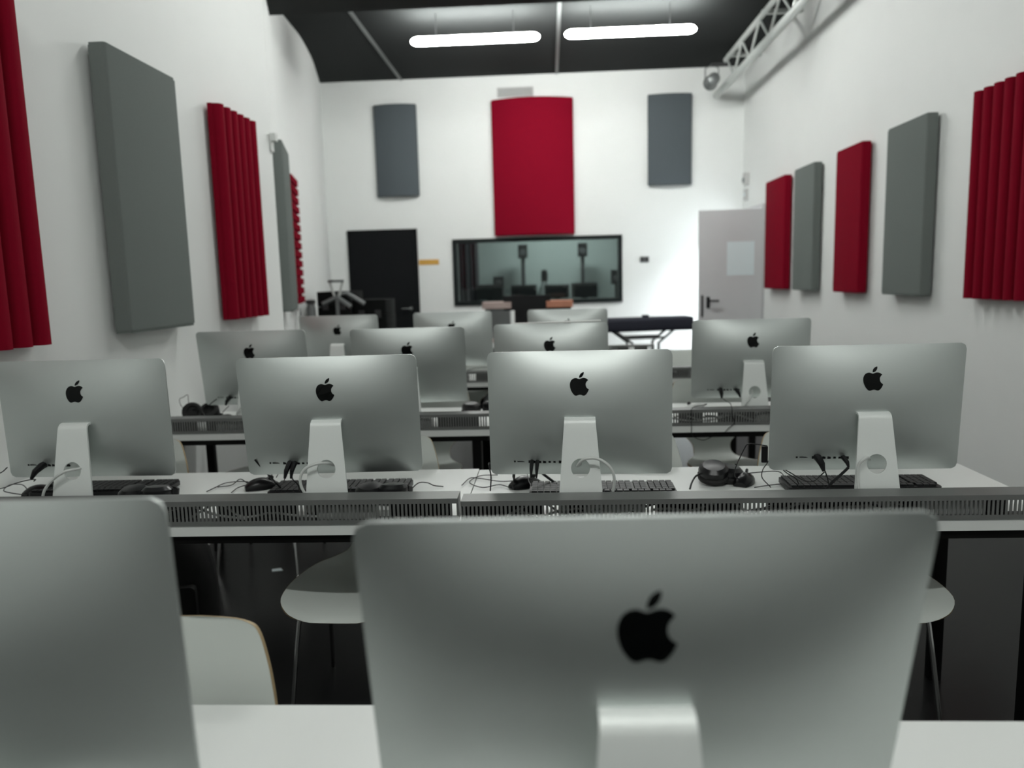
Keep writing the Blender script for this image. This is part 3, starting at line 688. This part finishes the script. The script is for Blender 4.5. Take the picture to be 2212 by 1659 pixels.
ad = mouse(-1.665,2.335,-80,'black mouse at the left picture edge, second row')
cord(ad,[(-1.553,2.15,.838),(-1.57,2.18,.835),(-1.608,2.2,.828),(-1.661,2.22,.814),(-1.723,2.25,.792),(-1.79,2.28,.774),(-1.83,2.3,.75)],.0018)
cord(ad,[(-1.69,2.31,.76),(-1.774,2.402,.758),(-1.835,2.44,.752),(-1.84,2.417,.752),(-1.811,2.359,.752),(-1.763,2.329,.752),(-1.69,2.30,.752)],.0018)
cord(ad,[(-1.80,2.27,.80),(-1.745,2.25,.833),(-1.724,2.25,.843),(-1.703,2.245,.858)],.0018)
# third row
h5 = headphones(-1.74,3.63,20,'black headphones heaped by the left wall on the third row desk',[((-.03,0,.048),(78,0,10)),((.05,.02,.040),(40,0,-20))],[(-.07,.02,.05),(-.06,.07,.03),(0,.1,.016),(.07,.08,.02),(.11,.02,.012),(.13,-.04,.01)])
cord(h5,[(-1.80,3.64,.79),(-1.842,3.66,.819),(-1.846,3.66,.851),(-1.826,3.66,.86),(-1.804,3.66,.872),(-1.802,3.66,.843),(-1.793,3.65,.80)])
cord(h5,[(-1.774,3.62,.80),(-1.734,3.6,.808),(-1.7,3.58,.8),(-1.648,3.5,.795),(-1.634,3.5,.828),(-1.616,3.5,.85),(-1.585,3.5,.872)],.0025)
mo2 = mouse(-1.60,3.62,75,'black mouse under the left wall computer, third row')
cord(mo2,[(-1.55,3.55,.83),(-1.585,3.56,.80),(-1.61,3.60,.775),(-1.62,3.66,.765)])
headphones(-.395,3.70,0,'black headphones near the desk joint of the third row',[((0,0,.032),(184,0,0)),((.10,.05,.032),(180,0,0))],[(-.02,.03,.03),(0,.09,.016),(.06,.13,.014),(.11,.1,.014),(.12,.07,.02)])
mo3 = mouse(.70,3.70,80,'pale mouse beside the third row computer by the grey door','plastic_white')
cord(mo3,[(.70,3.64,.755),(.71,3.5,.80),(.70,3.42,.819),(.671,3.39,.818),(.634,3.36,.818),(.612,3.31,.816),(.610,3.298,.80),(.610,3.298,.777),(.611,3.300,.736),(.616,3.30,.70),(.66,3.305,.678),(.70,3.31,.69)],.0016)
cb = tag(MB().tube(spline([(.776,3.43,.838),(.79,3.43,.828),(.802,3.41,.822),(.79,3.33,.818),(.784,3.298,.812),(.787,3.298,.784),(.795,3.298,.753),(.775,3.298,.735),(.756,3.30,.715)],6),.0016,6).build('usb_cable','plastic_black'),'thin black cable hanging over the third row cable tray, by the white stand','cable')
cb = tag(MB().tube(spline([(-.565,5.0,.80),(-.502,5.0,.818),(-.409,5.0,.822),(-.34,4.98,.80),(-.31,4.97,.747)],6),.002,6).build('usb_cable','plastic_black'),'black cable on the fourth row desk near the joint','cable')

# black bag and litter on the floor
bg = empty('backpack',(-1.55,2.88,0),R(12),'black rounded bag standing on the floor by the left desk','bag')
rows = []
for i in range(9):
    z = .44*i/8; sc = (1-(i/8)**5*.45); rows.append([(.17*sc*math.copysign(abs(math.cos(a))**.6,math.cos(a)), .11*sc*math.copysign(abs(math.sin(a))**.6,math.sin(a)), z) for a in [2*math.pi*k/24 for k in range(25)]])
mb = MB().grid(rows); mb.f.append(tuple(range(24))); mb.f.append(tuple(range(8*25,8*25+24))); mb.build('bag_body','bag_black',bg,smooth=50)
MB().tube(spline([(-.05,0,.43),(-.04,0,.47),(.04,0,.47),(.05,0,.43)],5),.008,8).build('handle','bag_black',bg)
MB().rbox(-.12,.12,-.135,-.10,.05,.24,r=.02,axis='y').build('pocket','bag_black',bg)
tag(MB().prism([(0,0),(.05,.012),(.03,.04),(-.01,.025)],.001,.004).build('paper_scrap','paper',None,smooth=0,loc=(-1.39,3.53,0)),'tiny white paper scrap on the dark floor','scrap')

# ------------------------------------------------------------------ things near the front wall
# black cases and a grey stand by the left
def case(x0,x1,y0,y1,z1,label):
    c = empty('equipment_case',((x0+x1)/2,(y0+y1)/2,0),0,label,'case'); w_,d_ = (x1-x0)/2,(y1-y0)/2
    MB().rbox(-w_,w_,-d_,d_,.06,z1-.16,r=.015).build('case_body','case_black',c); MB().rbox(-w_,w_,-d_,d_,z1-.155,z1,r=.015).build('lid','case_black',c)
    for sx in (-1,1):
        MB().box(sx*w_*.5-.03,sx*w_*.5+.03,-d_-.012,-d_+.002,z1-.19,z1-.11).build('latch','plastic_dark',c,smooth=0)
        for sy in (-1,1): MB().lathe([(.028,-.012),(.03,0),(.028,.012)],(sx*(w_-.06),sy*(d_-.06),.03),axis='x').build('wheel','plastic_dark',c)
case(-2.44,-2.08,7.95,8.5,1.315,'tall black equipment case by the left wall')
case(-2.07,-1.72,8.0,8.5,1.22,'lower black equipment case next to the black door')
t = empty('tripod_stand',(-2.12,7.58,0),0,'grey metal stand with splayed arms before the black cases','stand')
MB().tube([(0,0,.05),(0,0,1.27)],.018,10).build('pole','metal_grey',t)
MB().rbox(-.075,.075,-.05,.05,1.41,1.435,r=.02).build('top_plate','metal_grey',t)
for sx in (-1,1): MB().tube([(sx*.062,0,1.41),(sx*.02,0,1.26)],.012,8).build('fork','metal_white',t)
for (a,b) in (((0,0,1.265),(-.14,-.04,1.20)),((0,0,1.265),(.15,-.04,1.165)),((.09,.05,1.30),(.27,.02,1.19))): MB().tube([a,b],.022,10).build('arm','metal_grey',t)
MB().tube([(.0,.0,1.29),(.09,.05,1.30)],.014,8).build('cross_bar','metal_grey',t)
for a in (90,210,330): MB().tube([(0,0,.35),(.22*math.cos(R(a)),.22*math.sin(R(a)),.012)],.012,8).build('foot','metal_grey',t)
g = empty('leaning_tube',(-2.47,7.83,0),0,'blurred grey upright tube between the left wall and the black case','tube')
MB().lathe([(.05,0),(.055,.02),(.045,1.15),(.035,1.2)],seg=16).build('tube_body','metal_grey',g); MB().lathe([(.05,1.2),(.05,1.235),(.02,1.24)],seg=16).build('cap','plastic_dark',g)
# navy covered keyboard instrument on a splayed stand
k = empty('covered_instrument',(1.08,8.75,0),R(8),'long navy covered keyboard instrument on a splayed stand','instrument')
MB().rbox(-.62,.52,-.17,.17,.775,.925,r=.035,seg=5,axis='x').build('dust_cover','cover_navy',k)
MB().rbox(-.04,.03,-.10,-.03,.92,.955,r=.01).build('knob','cover_navy',k)
for sy in (-1,1):
    MB().tube([(-.36,sy*.13,.78),(-.17,sy*.13,.64),(-.17,sy*.13,.02)],.016,8).build('leg','metal_grey',k)
    MB().tube([(.30,sy*.13,.78),(.13,sy*.13,.64),(.13,sy*.13,.02)],.016,8).build('leg','metal_grey',k)
    MB().tube([(-.25,sy*.13,.70),(.21,sy*.13,.70)],.013,8).build('stretcher','metal_grey',k)
# studio desk with two raised side racks
sd = empty('studio_desk',(0,8.5,0),0,'studio desk with two raised racks below the control room window','desk')
MB().rbox(-.85,.40,-.1,.6,.70,.74,r=.02).build('desk_top','wood_pale',sd)
for (xa,xb,m_) in ((-.745,-.42,'wood_pale'),(-.03,.265,'wood_orange')):
    MB().box(xa+.03,xb-.02,.0,.30,.74,1.075).build('rack_box','metal_grey' if m_=='wood_pale' else 'case_black',sd,smooth=0)
    MB().rbox(xa,xb,-.03,.33,1.075,1.145,r=.015).build('rack_top',m_,sd)
for xa in (-.80,.33): MB().box(xa,xa+.05,-.05,.55,0,.70).build('side_panel','case_black',sd,smooth=0)
mn = empty('monitor',(-.315,8.52,.74),0,'black flat monitor between the two racks of the studio desk','monitor')
MB().rbox(-.19,.33,-.02,.03,.31,.47,r=.012,axis='y').build('screen_housing','plastic_black',mn)
MB().rbox(-.07,.09,-.015,.03,.05,.33,r=.01,axis='y').build('neck','plastic_black',mn)
MB().rbox(-.10,.13,-.09,.09,.0,.05,r=.02).build('foot','plastic_white',mn)
# control room things seen through the glass
ct = tag(empty('mixing_desk',(-.15,12.7,0)),'long dark mixing desk inside the control room','desk','control room')
tag(ct,cat='desk'); ct['group'] = 'control room gear'
MB().prism([(-.1,.80),(.55,.98),(.55,1.02),(-.1,.86)],-1.15,1.1,axis='x').build('console','plastic_dark',ct,smooth=0)
MB().box(-1.05,1.0,.05,.5,0,.82).build('base','case_black',ct,smooth=0)
for (x,wd,zt_,lab) in ((-1.0,.46,1.31,'leftmost'),(-.42,.44,1.29,'second'),(.14,.42,1.28,'third'),(.60,.44,1.30,'rightmost')):
    q = empty('screen',(x,13.0,1.0),0,'%s black screen on the mixing desk behind the window'%lab,'screen','control room gear')
    MB().rbox(-wd/2,wd/2,-.02,.02,.05,zt_-1.0,r=.012,axis='y').build('panel','gloss_black',q); MB().box(-.05,.05,-.03,.05,-.035,.08).build('foot','plastic_black',q,smooth=0)
for (x,lab) in ((-.44,'left'),(.60,'right')):
    q = empty('speaker_stand',(x,13.5,0),0,'dark loudspeaker on a tall pole, %s of two behind the window'%lab,'speaker','control room gear')
    MB().tube([(0,0,.02),(0,0,1.75)],.035,10).build('pole','plastic_dark',q); MB().lathe([(.2,0),(.2,.02),(.05,.03)],seg=20).build('base','plastic_dark',q)
    MB().rbox(-.08,.08,-.09,.09,1.75,1.98,r=.015).build('cabinet','plastic_black',q); MB().lathe([(.05,-.012),(.06,0)],(0,-.09,1.84),axis='y').build('driver','plastic_dark',q)
q = empty('loudspeaker',(1.16,13.2,1.2),0,'small black loudspeaker at the right end of the window','speaker','control room gear')
MB().rbox(-.09,.09,-.1,.1,.06,.30,r=.015).build('cabinet','plastic_black',q); MB().lathe([(.05,-.012),(.06,0)],(0,-.1,.15),axis='y').build('driver','plastic_dark',q); MB().tube([(0,0,-1.2),(0,0,.06)],.03,8).build('post','plastic_dark',q)
q = empty('loudspeaker',(-.86,13.25,1.02),0,'small black loudspeaker above the leftmost screen behind the window','speaker','control room gear')
MB().rbox(-.09,.09,-.1,.1,.0,.42,r=.015).build('cabinet','plastic_black',q); MB().lathe([(.05,-.012),(.06,0)],(0,-.1,.3),axis='y').build('driver','plastic_dark',q)
q = empty('desk_lamp',(-.07,13.3,1.02),0,'dark cone-shaped lamp at the middle of the mixing desk','lamp','control room gear')
MB().lathe([(.16,.0),(.13,.1),(.06,.28),(.055,.32)],seg=18).build('shade','metal_grey',q); MB().lathe([(.05,.32),(.06,.36),(.05,.50),(.02,.52)],seg=16).build('head','plastic_black',q)
q = empty('curtain',(-1.62,13.6,0),0,'dark curtain at the left side of the control room','curtain','control room gear')
for k_ in range(5): MB().lathe([(.05,.95),(.055,1.0),(.048,2.5),(.05,2.52)],(k_*.085,.02*(k_%2),0),seg=12).build('fold','curtain',q)
cl = empty('control_room_fill',(.2,12.6,3.0),0,'unseen lamp added to brighten the control room','lamp')  # added out of view to brighten the room behind the glass
MB().rbox(-.5,.5,-.15,.15,-.06,0,r=.03).build('housing','plastic_white',cl); MB().rbox(-.46,.46,-.12,.12,-.07,-.06,r=.02).build('diffuser','control_fill_light',cl)
